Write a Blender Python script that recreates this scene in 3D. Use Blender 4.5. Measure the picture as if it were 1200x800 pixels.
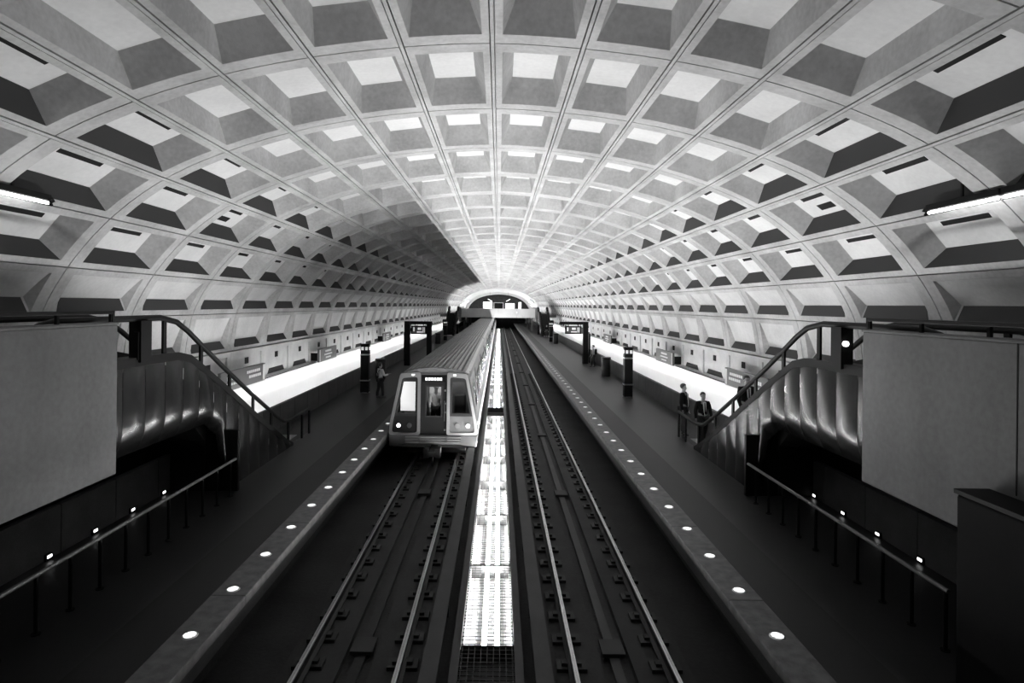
import bpy, bmesh, math, random
from mathutils import Vector, Matrix
random.seed(7)
SC = bpy.context.scene
COL = SC.collection
for o in list(bpy.data.objects):
    bpy.data.objects.remove(o)

# ------------------------------------------------------------------ camera
F = 700.0                                   # focal length in pixels of the 1200 px frame
cam_d = bpy.data.cameras.new('camera'); cam = bpy.data.objects.new('camera', cam_d); COL.objects.link(cam)
cam_d.sensor_fit = 'HORIZONTAL'; cam_d.sensor_width = 36.0; cam_d.lens = F / 1200 * 36
cam_d.clip_start = 0.05; cam_d.clip_end = 600
cam_d.shift_x = 15.0 / 1200; cam_d.shift_y = -43.0 / 1200      # level camera, lens shifted a little down
roll = 0.0095
yc = Vector((0.0, 0.0, -1.0)); zc = Vector((math.sin(roll), math.cos(roll), 0.0)); xc = yc.cross(zc)
cam.matrix_world = Matrix((xc, yc, zc)).to_4x4()
cam.location = (0.14, 0.0, 4.5)
SC.camera = cam

# ------------------------------------------------------------------ world, exposure
w = bpy.data.worlds.new('world'); SC.world = w; w.use_nodes = True
w.node_tree.nodes['Background'].inputs[0].default_value = (1, 1, 1, 1)
w.node_tree.nodes['Background'].inputs[1].default_value = 0.004
SC.view_settings.view_transform = 'Standard'; SC.view_settings.look = 'None'
SC.view_settings.gamma = 1.0; SC.view_settings.use_curve_mapping = False
SC.view_settings.exposure = 0.0
CENTRE_LAMP = 305.0          # tubes in the trough between the tracks
SIDE_LAMP = 46.0            # tubes behind the parapets along the foot of the vault
EDGE_LAMP = 1.6
TUBE_LAMP = 14.0
SC.cycles.max_bounces = 6; SC.cycles.diffuse_bounces = 1; SC.cycles.glossy_bounces = 3

# ------------------------------------------------------------------ materials
def mat(name, c, rough=0.6, metal=0.0, emit=0.0, noise=0.0, scale=3.0, bump=0.0, bscale=40.0, spec=0.5, streak=False, coat=0.0):
    m = bpy.data.materials.new(name); m.use_nodes = True
    nt = m.node_tree; b = nt.nodes['Principled BSDF']
    b.inputs['Base Color'].default_value = (c, c, c, 1)
    b.inputs['Roughness'].default_value = rough
    b.inputs['Metallic'].default_value = metal
    b.inputs['Specular IOR Level'].default_value = spec
    if coat: b.inputs['Coat Weight'].default_value = coat; b.inputs['Coat Roughness'].default_value = 0.08
    if emit:
        b.inputs['Emission Color'].default_value = (1, 1, 1, 1); b.inputs['Emission Strength'].default_value = emit
    if noise or bump:
        g = nt.nodes.new('ShaderNodeNewGeometry')
    if noise:
        mp = nt.nodes.new('ShaderNodeMapping'); nt.links.new(g.outputs['Position'], mp.inputs['Vector'])
        mp.inputs['Scale'].default_value = (1, 1, 0.25) if streak else (1, 1, 1)
        n1 = nt.nodes.new('ShaderNodeTexNoise'); n1.inputs['Scale'].default_value = scale; n1.inputs['Detail'].default_value = 5
        n2 = nt.nodes.new('ShaderNodeTexNoise'); n2.inputs['Scale'].default_value = scale * 14; n2.inputs['Detail'].default_value = 3
        nt.links.new(mp.outputs[0], n1.inputs['Vector']); nt.links.new(g.outputs['Position'], n2.inputs['Vector'])
        ad = nt.nodes.new('ShaderNodeMath'); ad.operation = 'MULTIPLY_ADD'; ad.inputs[1].default_value = 0.45
        nt.links.new(n2.outputs[0], ad.inputs[0]); nt.links.new(n1.outputs[0], ad.inputs[2])
        r = nt.nodes.new('ShaderNodeMapRange'); r.inputs[1].default_value = 0.52; r.inputs[2].default_value = 0.93
        r.inputs[3].default_value = c * (1 - noise); r.inputs[4].default_value = c * (1 + noise)
        nt.links.new(ad.outputs[0], r.inputs[0]); nt.links.new(r.outputs[0], b.inputs['Base Color'])
    if bump:
        n3 = nt.nodes.new('ShaderNodeTexNoise'); n3.inputs['Scale'].default_value = bscale; n3.inputs['Detail'].default_value = 4
        nt.links.new(g.outputs['Position'], n3.inputs['Vector'])
        bp = nt.nodes.new('ShaderNodeBump'); bp.inputs['Strength'].default_value = bump; bp.inputs['Distance'].default_value = 0.02
        nt.links.new(n3.outputs[0], bp.inputs['Height']); nt.links.new(bp.outputs[0], b.inputs['Normal'])
    return m

def tile_mat(name, c, size, rough):
    """small paving tiles: voronoi cells with recessed joints"""
    m = mat(name, c, rough, spec=0.38)
    nt = m.node_tree; b = nt.nodes['Principled BSDF']
    g = nt.nodes.new('ShaderNodeNewGeometry')
    v = nt.nodes.new('ShaderNodeTexVoronoi'); v.feature = 'DISTANCE_TO_EDGE'; v.inputs['Scale'].default_value = 1 / size; v.inputs['Randomness'].default_value = 0.25
    nt.links.new(g.outputs['Position'], v.inputs['Vector'])
    r = nt.nodes.new('ShaderNodeMapRange'); r.inputs[1].default_value = 0.0; r.inputs[2].default_value = 0.06
    r.inputs[3].default_value = c * 0.55; r.inputs[4].default_value = c
    nt.links.new(v.outputs['Distance'], r.inputs[0])
    n = nt.nodes.new('ShaderNodeTexNoise'); n.inputs['Scale'].default_value = 0.7; n.inputs['Detail'].default_value = 6
    nt.links.new(g.outputs['Position'], n.inputs['Vector'])
    r2 = nt.nodes.new('ShaderNodeMapRange'); r2.inputs[1].default_value = 0.3; r2.inputs[2].default_value = 0.7; r2.inputs[3].default_value = 0.75; r2.inputs[4].default_value = 1.25
    nt.links.new(n.outputs[0], r2.inputs[0])
    mu = nt.nodes.new('ShaderNodeMath'); mu.operation = 'MULTIPLY'
    nt.links.new(r.outputs[0], mu.inputs[0]); nt.links.new(r2.outputs[0], mu.inputs[1]); nt.links.new(mu.outputs[0], b.inputs['Base Color'])
    bp = nt.nodes.new('ShaderNodeBump'); bp.inputs['Strength'].default_value = 0.15; bp.inputs['Distance'].default_value = 0.004
    nt.links.new(r.outputs[0], bp.inputs['Height']); nt.links.new(bp.outputs[0], b.inputs['Normal'])
    return m

def glass_mat(name, tint=0.9, rough=0.03):
    m = bpy.data.materials.new(name); m.use_nodes = True; nt = m.node_tree; nt.nodes.clear()
    o = nt.nodes.new('ShaderNodeOutputMaterial'); t = nt.nodes.new('ShaderNodeBsdfTransparent'); t.inputs[0].default_value = (tint, tint, tint, 1)
    gl = nt.nodes.new('ShaderNodeBsdfGlossy'); gl.inputs['Roughness'].default_value = rough
    mx = nt.nodes.new('ShaderNodeMixShader'); mx.inputs[0].default_value = 0.10
    nt.links.new(t.outputs[0], mx.inputs[1]); nt.links.new(gl.outputs[0], mx.inputs[2]); nt.links.new(mx.outputs[0], o.inputs[0])
    return m

M = {}
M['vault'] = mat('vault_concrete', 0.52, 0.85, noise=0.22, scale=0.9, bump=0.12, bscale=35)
M['concrete'] = mat('grey_concrete', 0.118, 0.85, noise=0.22, scale=0.8, bump=0.15, bscale=30, streak=True)
M['plain'] = mat('plain_concrete', 0.62, 0.8, noise=0.08, scale=0.6)
M['shelf'] = mat('white_gloss_wall', 0.86, 0.22, noise=0.03, scale=0.5)
M['side_lamp'] = mat('side_lamp_tube', 0.9, 0.4, emit=SIDE_LAMP)
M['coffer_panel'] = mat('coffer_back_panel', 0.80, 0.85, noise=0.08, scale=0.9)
M['tile'] = tile_mat('paver_tile', 0.012, 0.13, 0.45)
M['tile_dark'] = tile_mat('paver_tile_dark', 0.006, 0.13, 0.55)
M['granite'] = mat('granite_edge', 0.11, 0.6, noise=0.35, scale=6.0)
M['granite_dark'] = mat('granite_parapet', 0.05, 0.6, spec=0.3, noise=0.25, scale=2.0)
M['slab'] = mat('track_slab', 0.014, 0.85, noise=0.45, scale=0.8, bump=0.3, bscale=18)
M['slab2'] = mat('track_invert', 0.017, 0.85, noise=0.4, scale=1.2)
M['rail'] = mat('rail_head_steel', 0.42, 0.32, metal=1.0)
M['rail_dull'] = mat('dull_steel', 0.16, 0.4, metal=0.9)
M['pad'] = mat('fastener_iron', 0.010, 0.7)
M['cover'] = mat('third_rail_cover', 0.026, 0.7, noise=0.2, scale=2.0)
M['bronze'] = mat('dark_bronze', 0.032, 0.24, metal=0.9, noise=0.12, scale=1.5)
M['bronze_dark'] = mat('bronze_cabinet_finish', 0.010, 0.6, spec=0.02, noise=0.15, scale=1.2)
M['bronze_flat'] = mat('bronze_matt', 0.010, 0.55, spec=0.08)
M['black'] = mat('black_metal', 0.007, 0.5, spec=0.1)
M['hole'] = mat('vent_black', 0.004, 0.9)
M['rubber'] = mat('handrail_rubber', 0.006, 0.5, spec=0.1)
M['steel'] = mat('bright_steel', 0.45, 0.3, metal=1.0)
M['reflector'] = mat('trough_reflector', 0.36, 0.6)
M['white'] = mat('white_enamel', 0.85, 0.5)
M['alu'] = mat('brushed_aluminium', 0.58, 0.38, metal=0.9, noise=0.06, scale=2.0)
M['roof'] = mat('train_roof', 0.28, 0.5, metal=0.5, noise=0.15, scale=2.0)
M['roof_dark'] = mat('train_roof_groove', 0.03, 0.6, metal=0.3)  # darker tone for the roof grooves
M['train_dark'] = mat('train_dark_paint', 0.016, 0.4, spec=0.25)
M['train_grey'] = mat('train_grey_paint', 0.16, 0.45, noise=0.1, scale=4)
M['apron_grey'] = mat('apron_grey', 0.10, 0.45, metal=0.3)
M['gasket'] = mat('window_gasket', 0.015, 0.6)
M['glass'] = glass_mat('clear_glass')
M['darkglass'] = mat('dark_glass', 0.02, 0.08, spec=0.8)
M['lit'] = mat('lit_panel', 0.8, 0.5, emit=1.1)
M['lit_soft'] = mat('lit_panel_soft', 0.7, 0.5, emit=0.35)
M['lamp'] = mat('lamp_tube', 0.9, 0.4, emit=CENTRE_LAMP)
M['fill_lamp'] = mat('added_fill_tube', 0.9, 0.4, emit=420.0)
M['cab_fill_lamp'] = mat('cab_fill_lamp', 0.9, 0.4, emit=7.0)
M['tube'] = mat('fluorescent_tube', 0.9, 0.4, emit=TUBE_LAMP)
M['edge_lens'] = mat('edge_light_lens', 0.8, 0.4, emit=EDGE_LAMP)
M['spot'] = mat('spot_lens', 0.8, 0.4, emit=3.0)
M['head'] = mat('headlamp', 0.8, 0.3, emit=9.0)
M['sign'] = mat('sign_brown', 0.11, 0.5)
M['sign_text'] = mat('sign_white', 0.75, 0.5)
M['sign_lit'] = mat('sign_text_lit', 0.75, 0.5, emit=0.5)
M['skin'] = mat('skin', 0.32, 0.6)
M['hair'] = mat('hair_dark', 0.02, 0.6)
M['suit'] = mat('suit_black', 0.008, 0.8, spec=0.1)
M['trouser'] = mat('trouser_dark', 0.016, 0.8)
M['shirt'] = mat('shirt_white', 0.8, 0.7)
M['shirt_grey'] = mat('shirt_grey', 0.2, 0.8)
M['shoe'] = mat('shoe_black', 0.01, 0.4)
M['bin'] = mat('bin_bronze', 0.018, 0.45, metal=0.4)

# ------------------------------------------------------------------ helpers
class MB:
    def __init__(s): s.v = []; s.f = []; s.m = []
    def add(s, vs, fs, mi=0):
        n = len(s.v); s.v += [tuple(v) for v in vs]
        for f in fs: s.f.append(tuple(i + n for i in f)); s.m.append(mi)
        return s
    def box(s, x0, x1, y0, y1, z0, z1, mi=0):
        x0, x1 = min(x0, x1), max(x0, x1); y0, y1 = min(y0, y1), max(y0, y1); z0, z1 = min(z0, z1), max(z0, z1)
        return s.add([(x0,y0,z0),(x1,y0,z0),(x1,y1,z0),(x0,y1,z0),(x0,y0,z1),(x1,y0,z1),(x1,y1,z1),(x0,y1,z1)],
              [(0,3,2,1),(4,5,6,7),(0,1,5,4),(1,2,6,5),(2,3,7,6),(3,0,4,7)], mi)
    def prism_x(s, poly, x0, x1, mi=0):          # polygon in (y,z) swept along x
        n = len(poly)
        s.add([(x0, y, z) for y, z in poly] + [(x1, y, z) for y, z in poly],
              [tuple(range(n)), tuple(range(2*n-1, n-1, -1))] + [(i, i+n, (i+1) % n + n, (i+1) % n) for i in range(n)], mi); return s
    def prism_y(s, poly, y0, y1, mi=0):          # polygon in (x,z) swept along y
        n = len(poly)
        s.add([(x, y0, z) for x, z in poly] + [(x, y1, z) for x, z in poly],
              [tuple(range(n)), tuple(range(2*n-1, n-1, -1))] + [(i, i+n, (i+1) % n + n, (i+1) % n) for i in range(n)], mi); return s
    def cyl(s, c, r, z0, z1, n=16, r1=None, mi=0):
        r1 = r if r1 is None else r1
        a = [2*math.pi*i/n for i in range(n)]
        s.add([(c[0]+r*math.cos(t), c[1]+r*math.sin(t), z0) for t in a] + [(c[0]+r1*math.cos(t), c[1]+r1*math.sin(t), z1) for t in a],
              [tuple(range(n-1, -1, -1)), tuple(range(n, 2*n))] + [(i, (i+1) % n, (i+1) % n + n, i+n) for i in range(n)], mi); return s
    def cyl_y(s, c, r, y0, y1, n=16, mi=0):      # centre (x,z)
        a = [2*math.pi*i/n for i in range(n)]
        s.add([(c[0]+r*math.cos(t), y0, c[1]+r*math.sin(t)) for t in a] + [(c[0]+r*math.cos(t), y1, c[1]+r*math.sin(t)) for t in a],
              [tuple(range(n)), tuple(range(2*n-1, n-1, -1))] + [(i, i+n, (i+1) % n + n, (i+1) % n) for i in range(n)], mi); return s
    def tube(s, pts, r, n=8, mi=0, flat=1.0):
        pts = [Vector(p) for p in pts]; rings = []
        for i, p in enumerate(pts):
            t = (pts[min(i+1, len(pts)-1)] - pts[max(i-1, 0)]).normalized()
            up = Vector((0, 0, 1)) if abs(t.z) < 0.95 else Vector((0, 1, 0))
            a = t.cross(up).normalized(); b = a.cross(t).normalized()
            rings.append([p + a * (r*math.cos(2*math.pi*k/n)) + b * (r*flat*math.sin(2*math.pi*k/n)) for k in range(n)])
        vs = [v for ring in rings for v in ring]; fs = []
        for i in range(len(pts)-1):
            for k in range(n): fs.append((i*n+k, i*n+(k+1) % n, (i+1)*n+(k+1) % n, (i+1)*n+k))
        fs += [tuple(range(n-1, -1, -1)), tuple(range((len(pts)-1)*n, len(pts)*n))]
        s.add(vs, fs, mi); return s
    def mesh(s, name, mats):
        me = bpy.data.meshes.new(name); me.from_pydata(s.v, [], s.f)
        for m in (mats if isinstance(mats, (list, tuple)) else [mats]): me.materials.append(M[m] if isinstance(m, str) else m)
        me.polygons.foreach_set('material_index', s.m)
        bm = bmesh.new(); bm.from_mesh(me); bmesh.ops.recalc_face_normals(bm, faces=bm.faces); bm.to_mesh(me); bm.free()
        me.update(); return me
    def build(s, name, mats, parent=None, loc=(0,0,0), smooth=False):
        return put(name, s.mesh(name, mats), parent, loc, smooth)

def put(name, me, parent=None, loc=(0,0,0), smooth=False):
    o = bpy.data.objects.new(name, me); COL.objects.link(o)
    if parent is not None: o.parent = parent
    o.location = loc
    if smooth:
        me.polygons.foreach_set('use_smooth', [True]*len(me.polygons))
    return o
def tag(o, label, cat, group=None, kind=None):
    o['label'] = label; o['category'] = cat
    if group: o['group'] = group
    if kind: o['kind'] = kind
    return o
def thing(name, label, cat, loc=(0,0,0), group=None, rz=0.0):
    o = bpy.data.objects.new(name, None); COL.objects.link(o); o.location = loc; o.rotation_euler = (0,0,rz)
    o.empty_display_size = 0.2
    return tag(o, label, cat, group)
def bevel(o, wd=0.01, seg=2):
    b = o.modifiers.new('bevel', 'BEVEL'); b.width = wd; b.segments = seg; b.limit_method = 'ANGLE'; b.angle_limit = 0.6; return o
def dup(root, loc, rz=None, label=None, group=None):
    r = root.copy(); COL.objects.link(r); r.location = loc
    if rz is not None: r.rotation_euler = (0,0,rz)
    if label: r['label'] = label
    if group: r['group'] = group
    for ch in root.children:
        c = ch.copy(); COL.objects.link(c); c.parent = r
        for g in ch.children:
            d = g.copy(); COL.objects.link(d); d.parent = c
    return r

# ------------------------------------------------------------------ the vault
P = [(0,8.5),(1.39,8.43),(2.78,8.26),(4.14,7.98),(5.46,7.57),(6.72,7.0),(7.82,6.18),(8.68,5.18),(9.25,4.1),(9.5,2.75)]
def prof(t):                                # smooth curve through the rib nodes, t in rows
    k = min(int(t), len(P)-2); u = t - k
    p0 = P[k-1] if k > 0 else (-P[1][0], P[1][1]); p1 = P[k]; p2 = P[k+1]
    p3 = P[k+2] if k+2 < len(P) else (2*p2[0]-p1[0], 2*p2[1]-p1[1])
    return tuple(0.5*((2*p1[i]) + (-p0[i]+p2[i])*u + (2*p0[i]-5*p1[i]+4*p2[i]-p3[i])*u*u + (-p0[i]+3*p1[i]-3*p2[i]+p3[i])*u**3) for i in (0, 1))
S = 3.05                                    # ring pitch
Y0 = 9.15                                   # a ring joint
R_FIRST, R_LAST = -5, 43                    # rings built
YEND = Y0 + S * R_LAST
FAR = YEND + 14.0

mb = MB(); pts = [prof(9*i/36) for i in range(37)]
outer = []
for i, (x, z) in enumerate(pts):            # backing shell behind the coffers
    a = pts[max(i-1, 0)]; b = pts[min(i+1, 36)]; tx, tz = b[0]-a[0], b[1]-a[1]; l = math.hypot(tx, tz)
    outer.append((x - tz/l*0.62, z + tx/l*0.62))
shell = [(-x, z) for x, z in outer[::-1]] + outer[1:]
n = len(shell)
mb.add([(x, Y0+S*R_FIRST, z) for x, z in shell] + [(x, YEND, z) for x, z in shell], [(i, i+1, i+1+n, i+n) for i in range(n-1)])
ceiling = tag(mb.build('ceiling', 'vault'), 'grey coffered concrete barrel vault arching over both platforms and tracks', 'vault', kind='structure')

def coffer_mesh(k, sgn):
    """one cell of the waffle vault: rim, four sloping faces and a back panel"""
    L0 = math.hypot(P[k+1][0]-P[k][0], P[k+1][1]-P[k][1])
    gu, ge, gv = (0.044 if k <= 5 else 0.013)/L0, (0.044 if k+1 <= 5 else 0.013)/L0, 0.013/S
    mu = 0.155/L0; mv = 0.31/S
    wedge = k >= 7
    u0, u1, v0, v1 = mu, 1-mu, mv, 1-mv
    if k == 8: u1 = 1 - 0.11/L0
    def pt(u, v, h=0.0):
        x, z = prof(k+u); a = prof(max(k+u-0.02, 0)); b = prof(min(k+u+0.02, 8.999))
        if k == 0 and u < 0.02: tx, tz = 1.0, 0.0
        else:
            tx, tz = b[0]-a[0], b[1]-a[1]; l = math.hypot(tx, tz); tx, tz = tx/l, tz/l
        return (sgn*(x - tz*h), S*v, z + tx*h)
    us = [gu, u0, u0+(u1-u0)/3, u0+2*(u1-u0)/3, u1, 1-ge]; vs = [gv, v0, v1, 1-gv]
    g = MB(); V = [[pt(u, v) for v in vs] for u in us]
    vv = [p for row in V for p in row]; idx = lambda i, j: i*4+j
    fs = []
    for i in range(5):
        for j in range(3):
            if j == 1 and 1 <= i <= 3: continue
            fs.append((idx(i,j), idx(i+1,j), idx(i+1,j+1), idx(i,j+1)))
    # skirt of the joint
    B = [pt(u, v, 0.12) for u in us for v in vs]
    nb = len(vv); vv = vv + B
    for i in range(5):
        for j in (0, 3): fs.append((idx(i,j), idx(i+1,j), idx(i+1,j)+nb, idx(i,j)+nb))
    for j in range(3):
        for i in (0, 5): fs.append((idx(i,j), idx(i,j+1), idx(i,j+1)+nb, idx(i,j)+nb))
    g.add(vv, fs)
    # recess
    if wedge:
        h0, h1, i0, i1, iv = 0.03, 0.17, 0.02, (0.27 if k == 7 else 0.26), 0.20
    else:
        h0 = h1 = 0.42; i0 = 0.19; i1 = 0.13; iv = 0.33
        if k >= 4: i1 = 0.17; iv = 0.30; h0 = h1 = 0.40
    a0, a1 = u0 + i0/L0, u1 - i1/L0; b0, b1 = v0 + iv/S, v1 - iv/S
    if wedge: b0, b1 = v0 + 0.13/S, v1 - 0.13/S
    topu = us[1:5]; backu = [a0 + (a1-a0)*q/3 for q in range(4)]
    tb0, tb1 = (v0 + 0.02/S, v1 - 0.02/S) if wedge else (b0, b1)
    RT = [[pt(u, v) for v in (v0, v1)] for u in topu]
    BK = []
    for q, u in enumerate(backu):
        h = h0 + (h1-h0)*q/3; fb = q/3
        BK.append([pt(u, tb0 + (b0-tb0)*fb, h), pt(u, tb1 + (b1-tb1)*fb, h)])
    if not wedge:                              # flat back panel
        for j in (0, 1):
            A, Bb = Vector(BK[0][j]), Vector(BK[3][j])
            BK[1][j] = tuple(A.lerp(Bb, 1/3)); BK[2][j] = tuple(A.lerp(Bb, 2/3))
    vv = [p for r in RT for p in r] + [p for r in BK for p in r]
    T = lambda i, j: i*2+j
    K = lambda i, j: 8+i*2+j
    fs = []
    for i in range(3):
        for j in (0, 1): fs.append((T(i,j), T(i+1,j), K(i+1,j), K(i,j)))
    fs.append((T(0,0), T(0,1), K(0,1), K(0,0)))
    n0 = len(g.v)
    g.add(vv, fs)
    g.add([RT[3][0], RT[3][1], BK[3][1], BK[3][0]], [(0,1,2,3)], 0)
    g.add([p for r in BK for p in r], [(i*2, i*2+2, i*2+3, i*2+1) for i in range(3)], 1)
    # slot mesh near the crown edge of the back panel
    A0, A1, C0, C1 = Vector(BK[0][0]), Vector(BK[0][1]), Vector(BK[3][0]), Vector(BK[3][1])
    def slot(fu0, fu1, fv0, fv1, name):
        q = [A0.lerp(A1, fv0).lerp(C0.lerp(C1, fv0), fu0), A0.lerp(A1, fv1).lerp(C0.lerp(C1, fv1), fu0),
             A0.lerp(A1, fv1).lerp(C0.lerp(C1, fv1), fu1), A0.lerp(A1, fv0).lerp(C0.lerp(C1, fv0), fu1)]
        nn = (q[1]-q[0]).cross(q[3]-q[0]).normalized()
        cen = Vector((0, q[0].y, 4.0))
        if nn.dot(cen - q[0]) < 0: nn = -nn
        s2 = MB(); s2.add([p + nn*0.012 for p in q] + [p - nn*0.02 for p in q], [(0,1,2,3),(7,6,5,4),(0,4,5,1),(1,5,6,2),(2,6,7,3),(3,7,4,0)])
        return s2.mesh(name, 'hole')
    sl = slot(0.13, 0.27, 0.20, 0.80, 'vent_slot') if 4 <= k <= 6 else None
    vt = slot(0.55, 0.78, 0.34, 0.66, 'vent') if k in (5,) else None
    lv = None
    if k >= 4:                                 # thin dark sheet over the sill face of the lower cells
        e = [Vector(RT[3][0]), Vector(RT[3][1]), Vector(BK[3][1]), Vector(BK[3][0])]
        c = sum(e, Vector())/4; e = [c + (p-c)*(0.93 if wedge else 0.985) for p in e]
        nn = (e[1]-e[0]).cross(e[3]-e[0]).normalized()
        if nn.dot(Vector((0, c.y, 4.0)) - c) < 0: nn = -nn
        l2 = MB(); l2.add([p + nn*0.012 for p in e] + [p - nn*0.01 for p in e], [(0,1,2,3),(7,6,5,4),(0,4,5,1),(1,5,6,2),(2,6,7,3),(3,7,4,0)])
        lv = l2.mesh('sill_sheet', 'sill_dark')
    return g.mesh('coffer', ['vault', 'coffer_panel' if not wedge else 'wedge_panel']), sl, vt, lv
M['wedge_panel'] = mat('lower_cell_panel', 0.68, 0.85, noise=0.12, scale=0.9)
M['wall_panel'] = mat('wall_panel_concrete', 0.72, 0.8, noise=0.12, scale=1.2)
M['sill_dark'] = mat('sill_sheet_dark', 0.035, 0.8)

CM = {(k, s): coffer_mesh(k, s) for k in range(9) for s in (1, -1)}
for j in range(6):                           # thin battens along the upper longitudinal joints
    for s in ((1,) if j == 0 else (1, -1)):
        x, z = P[j]; a = prof(max(j-0.05, 0)); b = prof(j+0.05); tx, tz = (1.0, 0.0) if j == 0 else (b[0]-a[0], b[1]-a[1])
        l = math.hypot(tx, tz); tx, tz = tx/l, tz/l
        q = [(s*(x + tx*u - tz*h), z + tz*u + tx*h) for u, h in ((-0.026, -0.012), (0.026, -0.012), (0.026, 0.10), (-0.026, 0.10))]
        MB().prism_y(q, Y0+S*R_FIRST, YEND).build('rib_batten', 'vault', ceiling)
rest = MB()
for r in range(R_FIRST, R_LAST):
    y = Y0 + S*r
    single = -1 <= r <= 14
    for k in range(9):
        for s in (1, -1):
            cm, sl, vt, lv = CM[(k, s)]
            if single:
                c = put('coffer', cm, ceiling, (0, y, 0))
                if sl: put('vent_slot', sl, c)
                if lv: put('sill_sheet', lv, c)
                if vt and (r + (1 if s > 0 else 0)) % 5 == 2: put('vent', vt, c)
            else:
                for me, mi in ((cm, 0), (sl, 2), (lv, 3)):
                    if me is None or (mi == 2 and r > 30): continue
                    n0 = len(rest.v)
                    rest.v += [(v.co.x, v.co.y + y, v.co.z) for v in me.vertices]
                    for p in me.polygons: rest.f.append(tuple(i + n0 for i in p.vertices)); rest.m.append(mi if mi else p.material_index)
far_c = rest.build('far_coffers', ['vault', 'coffer_panel', 'hole', 'sill_dark'], ceiling); far_c['kind'] = 'stuff'

# ------------------------------------------------------------------ lower side walls, light shelves, parapets
PX = 7.65; PH = 0.87                        # platform parapet
PE = 3.70                                   # platform edge
WX = 9.5
for s, side, near in ((-1, 'left', 'the train platform'), (1, 'right', 'the empty track platform')):
    wall = tag(MB().box(s*9.62, s*9.8, Y0+S*R_FIRST, YEND, -1.6, 2.9).build('wall_'+side, 'vault'),
               'pale panelled lower wall behind ' + near, 'wall', kind='structure')
    g = MB()                                 # one wall panel, one bay long
    a, b = 0.012, S-0.012
    for (y0, y1, z0, z1) in ((a, 0.20, 1.44, 2.72), (b-0.19, b, 1.44, 2.72), (0.20, b-0.19, 2.55, 2.72), (0.20, b-0.19, 1.44, 1.50)):
        g.box(s*9.46, s*9.62, y0, y1, z0, z1)
    g.box(s*9.52, s*9.62, 0.19, b-0.18, 1.48, 2.6)
    wp = g.mesh('wall_panel', 'wall_panel')
    vent = MB().box(s*9.50, s*9.53, 1.36, 1.68, 2.16, 2.40).mesh('vent', 'hole')
    slot = MB(); slot.add([(s*9.515, 0.55, 1.52), (s*9.515, 2.5, 1.52), (s*9.515, 2.3, 1.74), (s*9.515, 0.72, 1.74),
                           (s*9.55, 0.55, 1.52), (s*9.55, 2.5, 1.52), (s*9.55, 2.3, 1.74), (s*9.55, 0.72, 1.74)],
                          [(0,1,2,3),(7,6,5,4),(0,4,5,1),(1,5,6,2),(2,6,7,3),(3,7,4,0)])
    slotm = slot.mesh('vent_slot', 'hole')
    for r in range(R_FIRST, R_LAST):
        c = put('wall_panel', wp, wall, (0, Y0+S*r, 0))
        put('vent', vent, c); put('vent_slot', slotm, c)
    # white glossy wall foot, lit by shielded tubes that lie behind the parapet
    MB().box(s*9.54, s*9.62, 14.4, YEND, -1.2, 1.42).build('white_wall_foot', 'shelf', wall)
    MB().box(s*(PX+0.2), s*9.6, 14.4, YEND, -1.25, -1.2).build('gutter_floor', 'shelf', wall)
    lt, hd = None, None
    for i in range(41):
        yy = 14.6 + S*i
        t = thing('cove_light', 'hooded cove light lying behind the parapet of ' + near, 'light', (s*(PX+0.24), yy, 0.40), 'cove lights behind the parapet of ' + near)
        if lt is None:
            g = MB(); a_ = [2*math.pi*k/10 for k in range(10)]
            g.cyl_y((0, 0), 0.03, 0.06, S-0.06, 10); lt = g.mesh('lamp_tube', 'side_lamp')
            hd = MB().prism_y([(-s*0.10, -0.06), (-s*0.10, 0.29), (s*0.085, 0.29), (s*0.085, 0.275), (-s*0.085, 0.275), (-s*0.085, -0.06)], 0.02, S-0.02).mesh('hood', 'white')
        put('lamp_tube', lt, t); put('hood', hd, t)
    lip = MB().box(s*9.40, s*9.54, 7.0, YEND, 1.40, 1.44)
    for i in range(60):
        lip.box(s*9.30, s*9.38, 21.5+i*0.16, 21.58+i*0.16, 1.41, 1.43, 1)
    tag(lip.build('trim_%d' % (1 if s < 0 else 2), ['plain', 'hole']), 'thin ledge above the white wall foot behind ' + near, 'ledge', kind='structure')
    par = tag(MB().box(s*(PX+0.03), s*(PX+0.12), -6.1, YEND, 0, PH-0.02).build('parapet', 'granite_dark'),
              'long dark granite parapet along the back of ' + near, 'parapet', kind='structure')
    pm = MB().box(s*PX, s*(PX+0.13), 0.006, S/2-0.006, 0.0, PH).mesh('parapet_panel', 'granite_dark')
    for i in range(64):
        bevel(put('parapet_panel', pm, par, (0, 6.1 + i*S/2, 0)), 0.012, 1)

    # platform
    pf = tag(MB().box(s*(PE+0.54), s*(PX+0.1), -8, YEND+8, -0.3, 0.0).build('platform_floor', 'tile'),
             'dark tiled floor of ' + near, 'platform', kind='structure')
    MB().box(s*(PE+0.54), s*(PE+1.32), -8, YEND+8, -0.05, 0.004).build('dark_tile_band', 'tile_dark', pf)
    em = MB().box(s*PE, s*(PE+0.54), 0.003, S-0.003, -0.14, 0.012).mesh('edge_stone', 'granite')
    for i in range(48):
        bevel(put('edge_stone', em, pf, (0, S*i, 0)), 0.012, 1)
    MB().box(s*(PE+0.02), s*(PE+0.5), -8, YEND, -0.34, -0.14).build('edge_beam', 'granite_dark', pf)
    MB().box(s*(PE+0.75), s*(PE+0.9), -8, YEND, -1.45, -0.3).build('under_platform_wall', 'slab', pf)

# end closure behind the camera
tag(MB().box(-10.5, 10.5, -6.4, -6.1, -1.6, 9.3).build('wall_back', 'concrete'), 'concrete end wall behind the near mezzanine', 'wall', kind='structure')

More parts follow.
